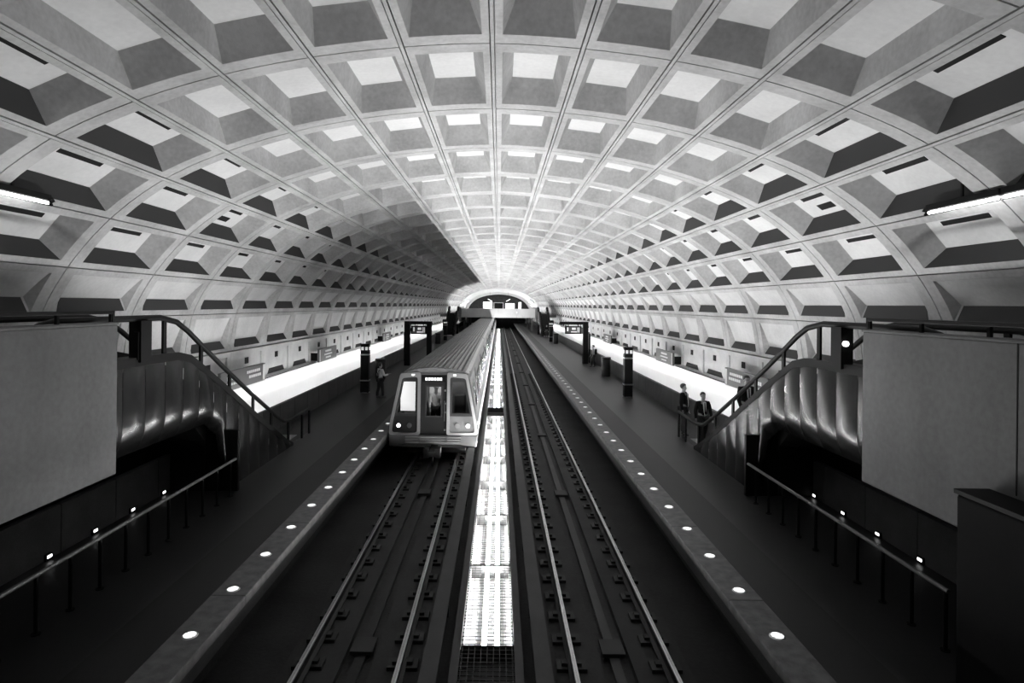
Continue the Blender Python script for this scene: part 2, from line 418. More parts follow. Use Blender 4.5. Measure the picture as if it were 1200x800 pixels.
# ------------------------------------------------------------------ track bed
TC = 2.10; RT = -1.0
bed = MB().box(-PE-0.9, PE+0.9, -6, YEND+10, -1.75, -1.42)
bed = tag(bed.build('track_bed', 'slab'), 'dark concrete track bed between the two platforms', 'track bed', kind='structure')
for s in (-1, 1):
    MB().box(s*TC-1.15, s*TC+0.05 - 0.3, -6, YEND+10, -1.42, -1.30).build('invert_slab', 'slab2', bed)
    MB().box(s*TC+0.25, s*TC+1.15, -6, YEND+10, -1.42, -1.30).build('invert_slab', 'slab2', bed)
    MB().box(s*TC-0.08, s*TC+0.08, -6, YEND, -1.36, -1.335).build('drain_cover', 'slab2' if s < 0 else 'cover', bed)
    for i in range(12):
        MB().box(s*TC-0.19, s*TC+0.19, 9.9+i*8.3, 10.35+i*8.3, -1.33, -1.27).build('drain_box', 'pad', bed)
fm = MB()
fm.box(-0.24, 0.24, -0.13, 0.13, 0, 0.06); fm.box(-0.16, -0.07, -0.06, 0.06, 0.06, 0.11); fm.box(0.07, 0.16, -0.06, 0.06, 0.06, 0.11)
fmesh = fm.mesh('fastener', 'pad')
for s in (-1, 1):
    for q in (-1, 1):
        x = s*TC + q*0.7525
        where = 'track under the train' if s < 0 else 'empty track'
        whr = 'beside the lit trough' if q*s < 0 else 'beside the platform edge'
        rl = thing('rail', 'steel running rail of the %s, the one %s' % (where, whr), 'rail', (x, 0, -1.30))
        g = MB().prism_y([(-0.07,0),(0.07,0),(0.07,0.02),(0.012,0.05),(0.012,0.24),(-0.012,0.24),(-0.012,0.05),(-0.07,0.02)], -6, YEND+8)
        g.build('rail_web', 'pad', rl, (0,0,0.06))
        bevel(MB().box(-0.036, 0.036, -6, YEND+8, 0.255, 0.30).build('rail_head', 'rail', rl), 0.008, 2)
        for i in range(60):
            put('fastener', fmesh, rl, (0, 5.0 + i*0.76, 0))
    tr = thing('third_rail', 'grey cover board over the power rail of the ' + ('track under the train' if s < 0 else 'empty track'), 'power rail', (s*0.86, 0, -1.30))
    MB().box(-0.13, 0.13, -6, YEND, 0.30, 0.34).build('cover_board', 'cover', tr)
    MB().box(-0.05, 0.05, -6, YEND, 0.12, 0.24).build('conductor', 'pad', tr)
    bk = MB().box(-0.03, 0.03, -0.04, 0.04, 0.0, 0.30).mesh('bracket', 'pad')
    for i in range(40): put('bracket', bk, tr, (0.09*-s, 5+i*3.05, 0))

# lit trough between the tracks
tw = 0.43
trough = tag(MB().box(-tw-0.16, tw+0.16, -6, YEND, -1.42, -1.37).build('light_trough', 'cover'), 'low concrete light trough running between the two tracks', 'trough', kind='structure')
for s in (-1, 1):
    MB().box(s*tw, s*(tw+0.13), -6, YEND, -1.42, -1.02).build('trough_kerb', 'cover', trough)
def fixture(y0, L):
    t = thing('trough_light', 'white trough light under a wire grate between the tracks', 'light', (0, y0, -1.36), 'grated lights laid end to end between the tracks')
    h = MB().box(-0.42, 0.42, 0.02, L-0.02, 0, 0.02)
    h.box(-0.42, -0.40, 0.02, L-0.02, 0.02, 0.28); h.box(0.40, 0.42, 0.02, L-0.02, 0.02, 0.28)
    for e0 in (0.02, L-0.04): MB().box(-0.42, 0.42, e0, e0+0.02, 0.02, 0.28).build('end_plate', 'cover', t)
    h.build('reflector', 'reflector', t)
    for x in (-0.06, 0.16):
        g = MB(); cs = [(x-0.032, 0.160), (x-0.032, 0.183), (x-0.016, 0.203), (x+0.016, 0.203), (x+0.032, 0.183), (x+0.032, 0.160)]
        g.add([(a_, y_, b_) for y_ in (0.08, L-0.08) for a_, b_ in cs], [(k, k+1, k+7, k+6) for k in range(5)])
        g.build('lamp_tube', 'lamp', t)
        MB().box(x-0.045, x+0.045, 0.05, L-0.05, 0.08, 0.158).build('lamp_channel', 'white', t)
    g = MB()
    for i in range(9): g.box(-0.40+i*0.1-0.004, -0.40+i*0.1+0.004, 0.012, L-0.012, 0.29, 0.30)
    n = int(L/0.11) if y0 < 40 else int(L/0.4)
    for i in range(n): g.box(-0.425, 0.425, (i+.5)*L/n-0.004, (i+.5)*L/n+0.004, 0.285, 0.295)
    g.build('grate', 'black', t)
    return t
y = 9.75
F0 = None
segs = [(9.75+i*S, S) for i in range(6)] + [(9.75+6*S, 1.9)] + [(32.4+i*S, S) for i in range(35)]
protos = {}
for y0, L in segs:
    key = (L, y0 < 40)
    if key not in protos: o = protos[key] = fixture(y0, L)
    else: o = dup(protos[key], (0, y0, -1.36), label='white trough light under a wire grate between the tracks')
    if y0 == 9.75: o['label'] = 'white trough light that meets the unlit floor grating'
    elif L == 1.9: o['label'] = 'short white trough light before the dark gap in the strip'
    elif y0 == 32.4: o['label'] = 'white trough light just past the dark gap beside the train'
t = thing('floor_grating', 'unlit dark floor grating at the end of the lit trough', 'grating', (0, 6.0, -1.36))
g = MB()
for i in range(9): g.box(-0.40+i*0.1-0.006, -0.40+i*0.1+0.006, 0, 3.7, 0.27, 0.30)
for i in range(34): g.box(-0.43, 0.43, i*0.11-0.006, i*0.11+0.006, 0.28, 0.295)
g.build('grate', 'cover', t)

# platform edge lights
elens = MB().cyl((0,0), 0.085, 0.0, 0.012, 20)
erim = MB(); 
a = [2*math.pi*i/20 for i in range(20)]
erim.add([(0.085*math.cos(x), 0.085*math.sin(x), 0.014) for x in a] + [(0.108*math.cos(x), 0.108*math.sin(x), 0.0) for x in a], [(i, (i+1) % 20, (i+1) % 20+20, i+20) for i in range(20)])
for i in range(-1, 2):
    erim.box(-0.085, 0.085, i*0.045-0.004, i*0.045+0.004, 0.012, 0.015)
lm, rm = elens.mesh('lens', 'edge_lens'), erim.mesh('rim', 'steel')
for s in (-1, 1):
    lab = 'round white light set in granite edge beside ' + ('the train track' if s < 0 else 'the empty track')
    for i in range(58):
        t = thing('platform_edge_light', lab, 'light', (s*(PE+0.28), (5.43 if s < 0 else 5.55) + 1.302*i, 0.012), 'edge lights ' + ('beside the train track' if s < 0 else 'beside the empty track'))
        put('lens', lm, t); put('rim', rm, t)

# ------------------------------------------------------------------ near mezzanine
for s, side, by in ((-1, 'left', 'the train platform'), (1, 'right', 'the empty track platform')):
    g = MB().box(s*6.0, s*6.28, 0.6, 9.62, 1.72, 4.12)
    mw = tag(bevel(g.build('wall_mezzanine_' + side, 'concrete'), 0.015, 2), 'grey concrete balcony wall of the mezzanine above ' + by, 'wall', kind='structure')
    bevel(MB().box(s*5.985, s*6.30, 0.6, 9.635, 4.12, 4.16).build('coping', 'concrete', mw), 0.01, 1)
    MB().box(s*5.994, s*6.0, 6.735, 6.75, 2.4, 4.12).build('joint', 'hole', mw)
    # gallery floor that leads to the escalator
    tag(MB().box(s*6.3, s*8.6, 0.6, 9.55, 2.62, 2.9).build('floor_gallery_' + side, 'bronze_flat'), 'gallery floor slab between the balcony wall and the escalator over ' + by, 'floor', kind='structure')
    tag(MB().box(s*8.3, s*8.5, -6.0, 14.3, -1.2, 2.6).build('wall_under_gallery_' + side, 'bronze_flat'), 'dark wall under the gallery behind the parapet of ' + by, 'wall', kind='structure')
    # flat rail over the wall
    t = thing('guard_rail', 'low black guard rail on top of the balcony wall above ' + by, 'railing', (s*6.14, 0.8, 4.16))
    bevel(MB().box(-0.035, 0.035, 0.0, 8.86, 0.13, 0.185).build('top_rail', 'black', t), 0.01, 2)
    pm = MB().box(-0.02, 0.02, -0.025, 0.025, 0.0, 0.13).mesh('post', 'black')
    for i in range(8): put('post', pm, t, (0, 0.6+i*1.18, 0))
    MB().box(-0.03, 0.03, 8.86, 8.92, -0.62, 0.185).build('end_post', 'black', t)
tag(MB().box(-6.3, 6.3, -6.0, 0.5, 2.5, 2.9).build('floor_mezzanine', 'tile'), 'dark tiled mezzanine floor where the escalators start', 'floor', kind='structure')
tag(MB().box(-5.9, 5.9, 0.42, 0.58, 2.9, 3.72).build('wall_mezzanine_front', 'concrete'), 'low concrete front parapet of the near mezzanine', 'wall', kind='structure')

# ------------------------------------------------------------------ escalators
TOP = [(9.66,3.47),(11.4,3.47),(12.1,3.46),(12.6,3.36),(13.07,3.13),(14.6,2.32),(16.2,1.43),(18.3,0.32),(18.9,0.06)]
BOT = [(9.66,1.76),(13.5,1.74),(14.15,1.32),(14.2,0.0),(18.9,0.0)]
HR = [(9.75,4.19),(11.5,4.19),(12.1,4.09),(12.55,3.88),(13.07,3.58),(14.2,2.94),(15.8,2.08),(17.6,1.16),(18.2,0.90),(18.7,0.83)]
def lin(tab, y):
    for (a, b), (c, d) in zip(tab, tab[1:]):
        if y <= c: return b + (d-b)*(max(y, a)-a)/(c-a)
    return tab[-1][1]
EX0, EX1 = 6.33, 7.95                        # inner and outer faces
FY = 18.9
def escalator(s, label):
    t = thing('escalator', label, 'escalator', (s*7.1, FY, 0), 'escalators')
    LX = lambda x: s*x - s*7.1
    def q(x, y, z): return (LX(x), y-FY, z)
    # bowed bronze panels of the track side
    ys = [9.66 + 0.66*i for i in range(14)]; ys = [y for y in ys if y < 18.6] + [18.88]
    for a, b in zip(ys, ys[1:]):
        g = MB(); NU, NV = 6, 12; vs = []
        for i in range(NU+1):
            y = a + 0.006 + (b-a-0.012)*i/NU; zt, zb = lin(TOP, y), lin(BOT, y)
            for j in range(NV+1):
                v = j/NV; z = zt + (zb-zt)*v
                bow = 0.03*math.sin(math.pi*i/NU) * math.sin(math.pi*v)**0.7
                tuck = max(0, (v-0.7)/0.3)**2 * 0.16 * (1 if y < 14.0 else max(0, 1-(y-14.0)/1.0))
                vs.append(q(EX0 - bow + tuck + 0.02, y, z))
        fs = [(i*(NV+1)+j, (i+1)*(NV+1)+j, (i+1)*(NV+1)+j+1, i*(NV+1)+j+1) for i in range(NU) for j in range(NV)]
        g.add(vs, fs); g.build('side_panel', 'bronze', t, smooth=True)
    # truss core, outer side and soffit
    core = MB().prism_x([(y-FY, z-0.30) for y, z in TOP if z > 0.35] + [(18.3-FY, 0.02), (14.21-FY, 0.02), (14.2-FY, 1.2), (13.6-FY, 1.72), (9.66-FY, 1.84)], LX(EX0+0.5), LX(EX1-0.05))
    core.build('truss', 'bronze_flat', t)
    MB().prism_x([(y-FY, z) for y, z in TOP] + [(y-FY, z) for y, z in BOT[::-1]], LX(EX1-0.05), LX(EX1)).build('outer_panel', 'bronze_flat', t)
    # decks either side of the steps
    for x0, x1 in ((EX0, EX0+0.34), (EX1-0.36, EX1)):
        pl = [(y-FY, z+0.02) for y, z in TOP] + [(y-FY, z-0.14) for y, z in TOP[::-1]]
        MB().prism_x(pl, LX(x0), LX(x1)).build('deck', 'bronze_flat', t)
    # steps
    sm = bevel(MB().box(LX(EX0+0.36), LX(EX1-0.38), 0, 0.42, -0.20, 0.0).build('step', 'bronze_flat', t, (0, 12.3-FY, 2.88)), 0.01, 1)
    for i in range(1, 15):
        c = sm.copy(); COL.objects.link(c); c.parent = t; c.location = (0, 12.3+0.41*i-FY, 2.88-0.205*i)
    MB().box(LX(EX0+0.36), LX(EX1-0.38), 9.6-FY, 12.3-FY, 2.6, 2.88).build('landing_plate', 'bronze_flat', t)
    MB().box(LX(EX0+0.36), LX(EX1-0.38), 18.2-FY, 20.3-FY, 0.0, 0.02).build('floor_plate', 'steel', t)
    # hand rails
    for x, e in ((EX0+0.06, 1), (EX1-0.14, 0)):
        pth = [(8.2,3.72),(8.25,3.95),(8.45,4.12),(8.8,4.19)] + HR
        if e: pth += [(19.2,0.83),(20.7,0.86)]
        else: pth += [(19.2,0.83),(19.7,0.80),(19.85,0.6)]
        MB().tube([q(x, y, z) for y, z in pth], 0.05, 8, flat=1.15).build('handrail', 'rubber', t, smooth=True)
        posts = [9.0, 11.65, 13.1, 14.5, 15.9, 17.2, 18.6] + ([19.9, 20.65] if e else [])
        for y in posts:
            zt = lin(HR, y) if y <= 18.7 else 0.84
            zb = (lin(TOP, y) - 0.02 if y > 9.6 else 2.9) if y < 18.9 else 0.0
            MB().box(LX(x-0.022), LX(x+0.022), y-FY-0.055, y-FY+0.055, zb, zt).build('post', 'black', t)
        MB().box(LX(x-0.11), LX(x+0.11), 10.72-FY, 11.05-FY, 3.40, 4.14 if e == 0 else 4.15).build('pillar', 'bronze_flat', t)
    gl = MB().box(LX(EX0+0.05), LX(EX0+0.07), 18.9-FY, 20.6-FY, 0.06, 0.78)
    gl.build('glass_panel', 'glass', t)
    if s > 0:
        l = MB().cyl_y((LX(EX0+0.02), 3.86), 0.05, 10.67-FY, 10.72-FY, 14)
        l.build('pillar_lamp', 'spot', t)
    else:
        MB().box(LX(EX0-0.02), LX(EX0+0.06), 10.68-FY, 11.0-FY, 3.45, 3.95).build('control_box', 'black', t)
    # black enclosure wall under the truss
    MB().box(LX(6.06), LX(7.60), 14.25-FY, 14.35-FY, 0.0, 1.45).build('enclosure', 'black', t)
    MB().box(LX(7.82), LX(8.5), 14.36-FY, 14.39-FY, 0.0, 2.2).build('enclosure', 'black', t)
    return t
escL = escalator(-1, 'dark bronze escalator rising to the balcony over the train platform')
escR = escalator(1, 'dark bronze escalator carrying a man in a suit up to the balcony')
dup(escR, (-7.1, 87.0, 0), math.pi, label='distant escalator rising to the far mezzanine from the train platform')
dup(escL, (7.1, 87.0, 0), math.pi, label='distant escalator rising to the far mezzanine from the empty track platform')

# headroom railing under the balcony walls
for s, by in ((-1, 'the train platform'), (1, 'the empty track platform')):
    y0 = 7.4 if s < 0 else 7.87
    t = thing('headroom_railing', 'low black railing with thin posts under the balcony wall on ' + by, 'railing', (s*6.06, y0, 0))
    MB().tube([(0, -0.05, 0.80), (0, 14.12-y0, 0.80)], 0.032, 8).build('top_rail', 'rail_dull', t)
    pm = MB().cyl((0, 0), 0.026, 0.0, 0.78, 8).cyl((0, 0), 0.06, 0.0, 0.015, 10).mesh('post', 'black')
    for i in range(int((14.0-y0)/0.645)+1): put('post', pm, t, (0, 0.645*i, 0))
    # small lights along the parapet foot behind it
    for i in range(4):
        yy = 10.35 + 1.18*i + (0.2 if s > 0 else 0)
        o = thing('foot_light', 'tiny bright light at the parapet foot behind the railing on ' + by, 'light', (s*(PX-0.02), yy, 0.06), 'parapet foot lights on ' + by)
        MB().box(-0.02, 0.02, -0.07, 0.07, -0.06, 0.06).build('housing', 'black', o)
        MB().box(-s*0.03, -s*0.02, -0.05, 0.05, -0.01, 0.035).build('lens', 'spot', o)

# bronze cabinet under the balcony
t = thing('bronze_cabinet', 'tall dark bronze cabinet standing under the balcony wall beside the thin railing', 'cabinet', (5.75, 5.3, 0))
bevel(MB().box(-0.2, 0.2, -1.75, 1.75, 0.0, 2.33).build('body', 'bronze_dark', t), 0.04, 3)
MB().box(-0.21, 0.21, -1.77, 1.77, 2.33, 2.38).build('lid', 'bronze_flat', t)
for yy in (-0.8, 0.0, 0.8):
    MB().box(-0.207, -0.2, yy-0.006, yy+0.006, 0.1, 2.25).build('seam', 'hole', t)

# fluorescent tubes along the vault over the mezzanine
for s in (-1, 1):
    for i in range(4):
        y1 = (10.42 if s > 0 else 10.25) - 1.56*i
        t = thing('tube_light', 'bare fluorescent tube on a dark rail at the vault side above ' + ('the train platform balcony' if s < 0 else 'the empty track balcony'), 'light',
                  (s*7.62, y1-0.75, 6.19), 'fluorescent tubes above ' + ('the train platform balcony' if s < 0 else 'the empty track balcony'))
        MB().box(-0.05, 0.05, -0.76, 0.76, 0.02, 0.12).build('housing', 'black', t)
        MB().cyl_y((-s*0.02, -0.02), 0.026, -0.72, 0.72, 10).build('tube', 'tube', t)
        if i == 0:
            MB().tube([(0, 0.74, 0.07), (0, 0.80, 0.06), (0, 0.84, 0.02), (0, 0.80, -0.03)], 0.05, 8).build('end_cap', 'black', t)
        MB().box(-0.015, 0.015, -0.02, 0.02, 0.12, 0.35).build('hanger', 'black', t)

# ------------------------------------------------------------------ far mezzanine and end of the hall
BY = 99.0
br = tag(MB().box(-6.1, 6.1, BY, YEND+13, 2.42, 2.9).build('floor_far_mezzanine', 'concrete'), 'far mezzanine bridge slab crossing above the tracks', 'bridge', kind='structure')
for i in range(4):
    bevel(MB().box(-6.1+3.05*i+0.01, -6.1+3.05*(i+1)-0.01, BY-0.22, BY, 2.38, 3.86).build('front_panel', 'plain', br), 0.02, 1)
for s in (-1, 1):
    MB().box(s*6.1, s*6.35, 96.7, 108, 1.72, 4.1).build('side_wall', 'concrete', br)
    MB().box(s*6.35, s*9.4, 96.7, YEND+13, 2.5, 2.9).build('side_floor', 'concrete', br)
    for y in (101, 112, 124):
        MB().box(s*5.6, s*5.9, y, y+0.3, 0.0, 2.42).build('column', 'concrete', br)
# plain arch that closes the coffered hall
g = MB(); K = 36
ps = [prof(9*i/K) for i in range(K+1)] + [(9.55, 0.0)]
full = [(-x, z) for x, z in ps[::-1]] + ps[1:]
n = len(full)
def ringv(y, sc, dz): return [(x*sc, y, (z)*sc + dz) for x, z in full]
secs = [(YEND-0.6, 1.06, 0.2), (YEND-0.6, 0.975, 0.05), (YEND+2.2, 0.93, 0.0), (YEND+9, 0.90, 0.0), (YEND+9.0, 0.84, 0.0), (YEND+14, 0.84, 0.0)]
for y, sc, dz in secs: g.add(ringv(y, sc, dz), [])
for i in range(len(secs)-1):
    for k in range(n-1): g.f.append((i*n+k, i*n+k+1, (i+1)*n+k+1, (i+1)*n+k)); g.m.append(0)
tag(g.build('trim_3', 'plain', smooth=False), 'smooth pale concrete arch closing the far end of the vault', 'arch', kind='structure')
ew = tag(MB().box(-9.5, 9.5, YEND+13.6, YEND+14, -1.6, 8.2).build('wall_end', 'concrete_dark'), 'dark end wall beyond the far mezzanine', 'wall', kind='structure') if 'concrete_dark' in M else \
     tag(MB().box(-9.5, 9.5, YEND+13.6, YEND+14, -1.6, 8.2).build('wall_end', 'granite_dark'), 'dark end wall beyond the far mezzanine', 'wall', kind='structure')
# kiosk, boards and lamps on the far mezzanine
def lit_window(x0, x1, z0, z1, y, label):
    t = thing('lit_window', label, 'window', ((x0+x1)/2, y, z0))
    w2 = (x1-x0)/2; h = z1-z0
    MB().box(-w2, w2, 0, 0.1, 0, h).build('pane', 'lit', t)
    MB().box(-w2-0.08, w2+0.08, -0.03, 0.0, -0.08, 0.0).box(-w2-0.08, w2+0.08, -0.03, 0.0, h, h+0.08).box(-w2-0.08, -w2, -0.03, 0, 0, h).box(w2, w2+0.08, -0.03, 0, 0, h).build('frame', 'black', t)
lit_window(-3.9, -1.6, 3.25, 5.2, YEND+10, 'brightly lit kiosk window on the far mezzanine beside the dark board')
lit_window(1.7, 4.0, 3.25, 4.9, YEND+10, 'wide lit ticket window on the far mezzanine across from the kiosk')
lit_window(5.0, 5.7, 3.0, 5.2, YEND+10, 'narrow lit doorway at the edge of the far mezzanine')
t = thing('notice_board', 'big square dark notice board standing on the far mezzanine', 'board', (0.0, YEND-6, 2.9))
bevel(MB().box(-0.95, 0.95, -0.1, 0.1, 0.3, 2.0).build('board', 'black', t), 0.03, 2)
MB().box(-1.1, -0.98, -0.1, 0.1, 0.0, 2.0).box(0.98, 1.1, -0.1, 0.1, 0.0, 2.0).box(-1.1, 1.1, -0.1, 0.1, 2.0, 2.1).build('frame', 'plain', t)
for x, rz in ((-2.1, 0.5), (2.3, -0.5)):
    t = thing('hanging_lamp', 'slanted lit lamp hanging over the far mezzanine ' + ('near the kiosk window' if x < 0 else 'near the ticket window'), 'light', (x, YEND+4, 5.6))
    o = MB().box(-0.55, 0.55, -0.1, 0.1, -0.08, 0.08).build('lamp', 'lit', t); o.rotation_euler = (0, rz, 0)
    MB().box(-0.02, 0.02, -0.02, 0.02, 0.0, 1.9).build('rod', 'black', t)
for s in (-1, 1):
    for j, xx in enumerate((8.2, 7.4)):
        t = thing('end_tube_light', 'short tube light at the arch end above ' + ('the train platform' if s < 0 else 'the empty track platform'), 'light', (s*xx, YEND-1.2-j*0.5, 4.55+0.55*j), 'tube lights at the arch end above ' + ('the train platform' if s < 0 else 'the empty track platform'))
        o = MB().box(-0.45, 0.45, -0.06, 0.06, -0.06, 0.06).build('lamp', 'tube', t); o.rotation_euler = (0, s*0.35, 0)
        MB().box(-0.02, 0.02, -0.02, 0.02, 0.05, 0.9).build('rod', 'black', t)

for s in (-1, 1):
    for i in range(9):  # added tubes hidden behind the parapet, they brighten the far vault and arch
        t = thing('added_uplight', 'added unseen fill tube on the far mezzanine floor above ' + ('the train platform' if s < 0 else 'the empty track platform'), 'light', (s*3.6, 101+5.6*i, 2.9), 'added far mezzanine fill tubes above ' + ('the train platform' if s < 0 else 'the empty track platform'))
        MB().box(-0.12, 0.12, 0, 2.4, 0.0, 0.12).build('housing', 'black', t)
        MB().cyl_y((0, 0.15), 0.03, 0.05, 2.35, 10).build('tube', 'fill_lamp', t)

# ------------------------------------------------------------------ train
TX, TY = -TC, 20.6
SEC = [(1.44,-0.50),(1.50,-0.30),(1.54,-0.02),(1.54,0.28),(1.50,0.45),(1.24,1.88),(1.19,2.02),(1.08,2.12)]
train = thing('metro_train', 'silver metro train with lit headlamps standing at the platform', 'train', (TX, TY, 0))
def wall_x(z):
    for (a, b), (c, d) in zip(SEC, SEC[1:]):
        if b <= z <= d: return a + (c-a)*(z-b)/(d-b)
    return SEC[-1][0]
rp = []
NR = 13                                        # corrugated roof
for i in range(NR):
    x0 = -1.08 + 2.16*i/NR; w_ = 2.16/NR
    zr = lambda x: 2.30 - 0.18*(x/1.08)**2
    rp += [(x0, zr(x0)-0.03), (x0+w_*0.34, zr(x0+w_*0.34)-0.03), (x0+w_*0.42, zr(x0+w_*0.42)+0.02), (x0+w_*0.94, zr(x0+w_*0.94)+0.02)]
rp += [(1.08, 2.10)]
CAR, PITCH = 22.3, 22.86
def car(i):
    y0 = PITCH*i; first = i == 0
    c = bpy.data.objects.new('car', None); COL.objects.link(c); c.parent = train; c.location = (0, y0, 0); c.empty_display_size = .2
    a = 0.30 if first else 0.0
    g = MB()
    poly = SEC + [(-x, z) for x, z in SEC[::-1]]
    nn = len(poly)
    g.add([(x, a, z) for x, z in poly] + [(x, CAR, z) for x, z in poly], [(k, k+nn, (k+1) % nn + nn, (k+1) % nn) for k in range(nn) if k != len(SEC)-1] + [tuple(range(2*nn-1, nn-1, -1))] + ([] if first else [tuple(range(nn))]))
    g.build('car_body', 'alu', c)
    g = MB(); n = len(rp)
    g.add([(x, a-0.02, z) for x, z in rp] + [(x, CAR+0.02, z) for x, z in rp], [(k, k+1, k+1+n, k+n) for k in range(n-1)])
    g.m = [1 if k % 4 == 0 else 0 for k in range(len(g.f))]
    g.build('corrugated_roof', ['roof', 'roof_dark'], c)
    MB().box(-1.05, 1.05, a+0.8, CAR-0.5, -0.88, -0.5).build('underframe', 'train_dark', c)
    for s in (-1, 1):
        # skirt rail and dark lower line
        MB().add([(s*(wall_x(z)+0.012), y, z) for z in (0.30, 0.42) for y in (a, CAR)] + [(s*(wall_x(z)-0.03), y, z) for z in (0.30, 0.42) for y in (a, CAR)],
                 [(0,1,3,2),(4,6,7,5),(0,4,5,1),(2,3,7,6),(0,2,6,4),(1,5,7,3)]).build('belt_stripe', 'white', c)
        def slab(ya, yb, za, zb, name, m, d=0.014):
            g = MB(); g.add([(s*(wall_x(z)+d), y, z) for z in (za, zb) for y in (ya, yb)] + [(s*(wall_x(z)-0.03), y, z) for z in (za, zb) for y in (ya, yb)],
                 [(0,1,3,2),(4,6,7,5),(0,4,5,1),(2,3,7,6),(0,2,6,4),(1,5,7,3)]); return g.build(name, m, c)
        for dy in (3.6, 10.5, 17.4):
            slab(dy, dy+1.27, 0.0, 1.86, 'door', 'train_grey', 0.006)
            slab(dy+0.12, dy+0.56, 0.85, 1.6, 'door_pane', 'darkglass', 0.014); slab(dy+0.71, dy+1.15, 0.85, 1.6, 'door_pane', 'darkglass', 0.014)
        for wy in (1.3, 5.3, 7.8, 12.2, 14.8, 19.1, 20.6):
            slab(wy, wy+ (1.9 if wy not in (1.3, 20.6, 19.1) else 1.2), 0.80, 1.62, 'side_window', 'darkglass', 0.014)
    return c
cars = [car(i) for i in range(6)]
c0 = cars[0]
# cab front: built in the plane of the nose, which leans back a little
def lean(z): return 0.10 + 0.06*max(0, z)
def fx(z): return wall_x(z)
def panel(poly, d0, d1, name, m, parent, smooth=False):
    """outline in (x,z), lying on the nose, between distances d0 and d1 in front of it"""
    n = len(poly); g = MB()
    g.add([(x, lean(z)-d1, z) for x, z in poly] + [(x, lean(z)-d0, z) for x, z in poly],
          [tuple(range(n)), tuple(range(2*n-1, n-1, -1))] + [(i, i+n, (i+1) % n + n, (i+1) % n) for i in range(n)])
    return g.build(name, m, parent)
def frame(outer, inner, d0, d1, name, m, parent):
    n = len(outer); g = MB()
    A = [(x, lean(z)-d1, z) for x, z in outer]; B = [(x, lean(z)-d1, z) for x, z in inner]
    C = [(x, lean(z)-d0, z) for x, z in outer]; D = [(x, lean(z)-d0, z) for x, z in inner]
    fs = []
    for i in range(n):
        j = (i+1) % n
        fs += [(i, j, n+j, n+i), (i, 2*n+i, 2*n+j, j), (n+i, n+j, 3*n+j, 3*n+i)]
    g.add(A+B+C+D, fs)
    return g.build(name, m, parent)
def rounded(pts, r, k=4):
    out = []; n = len(pts)
    for i in range(n):
        p0, p1, p2 = Vector(pts[i-1]), Vector(pts[i]), Vector(pts[(i+1) % n])
        a = p1 + (p0-p1).normalized()*r; b = p1 + (p2-p1).normalized()*r
        for j in range(k+1):
            u = j/k; out.append(tuple(a*(1-u)**2 + p1*2*u*(1-u) + b*u*u))
    return out
cab = bpy.data.objects.new('cab_front', None); COL.objects.link(cab); cab.parent = train; cab.empty_display_size = .2
# shell of the nose, open where the three bays are
for s in (-1, 1):
    o_ = rounded([(s*0.46, -0.02), (s*1.53, -0.02), (s*1.50, 0.42), (s*1.17, 2.08), (s*0.46, 2.14)], 0.09)
    i_ = rounded([(s*0.56, 0.06), (s*1.43, 0.06), (s*1.40, 0.42), (s*1.10, 1.93), (s*0.56, 1.97)], 0.09)
    frame(o_, i_, -0.30, 0.09, 'bay_frame', 'alu', cab)
    # lower half of the bay
    lower = [(s*0.56, 0.06), (s*1.43, 0.06), (s*1.40, 0.42), (s*1.36, 0.62), (s*0.56, 0.62)]
    panel(lower, -0.06, 0.035, 'bay_panel', 'train_dark' if s < 0 else 'train_grey', cab)
    # dark surround and pane
    so = [(s*0.56, 0.62), (s*1.36, 0.62), (s*1.10, 1.93), (s*0.56, 1.97)]
    si = [(s*0.64, 0.72), (s*1.26, 0.72), (s*1.06, 1.80), (s*0.64, 1.80)]
    frame(so, si, -0.05, 0.03, 'window_gasket', 'gasket', cab)
    panel(si, -0.02, 0.0, 'windscreen', 'glass', cab)
    for k, x in enumerate((0.83, 1.20)):
        r = 0.062; z = 0.30
        h = MB(); a = [2*math.pi*i/16 for i in range(16)]
        h.cyl_y((s*x, z), r+0.025, lean(z)-0.07, lean(z)-0.02, 18); h.build('lamp_bezel', 'steel', cab)
        MB().cyl_y((s*x, z), r, lean(z)-0.082, lean(z)-0.068, 18).build('headlamp', 'head' if k == 1 else 'steel', cab)
    MB().box(s*0.72-0.05, s*0.72+0.05, lean(2.05)-0.12, lean(2.05)-0.08, 2.02, 2.07).build('marker_lamp', 'lit', cab)
# centre door
frame([(-0.46,-0.02),(0.46,-0.02),(0.46,2.14),(-0.46,2.14)], [(-0.25,0.62),(0.25,0.62),(0.25,1.62),(-0.25,1.62)], -0.05, 0.0, 'front_door', 'train_dark', cab)
panel([(-0.25,0.62),(0.25,0.62),(0.25,1.62),(-0.25,1.62)], -0.03, -0.015, 'door_glass', 'glass', cab)
frame([(-0.30,0.57),(0.30,0.57),(0.30,1.67),(-0.30,1.67)], [(-0.25,0.62),(0.25,0.62),(0.25,1.62),(-0.25,1.62)], 0.0, 0.012, 'door_gasket', 'gasket', cab)
panel([(-0.40,1.80),(0.40,1.80),(0.40,1.99),(-0.40,1.99)], 0.0, 0.03, 'destination_box', 'black', cab)
for k in range(6):
    panel([(-0.30+0.1*k,1.845),(-0.225+0.1*k,1.845),(-0.225+0.1*k,1.945),(-0.30+0.1*k,1.945)], 0.03, 0.036, 'destination_letter', 'lit', cab)
for z in (0.15, 0.75, 1.05, 1.5):
    MB().box(0.36, 0.42, lean(z)-0.03, lean(z), z-0.03, z+0.03).build('hinge', 'steel', cab)
MB().tube([(0.38, lean(0.5)-0.05, 0.45), (0.38, lean(1.1)-0.05, 1.15)], 0.015, 6).build('grab_bar', 'steel', cab)
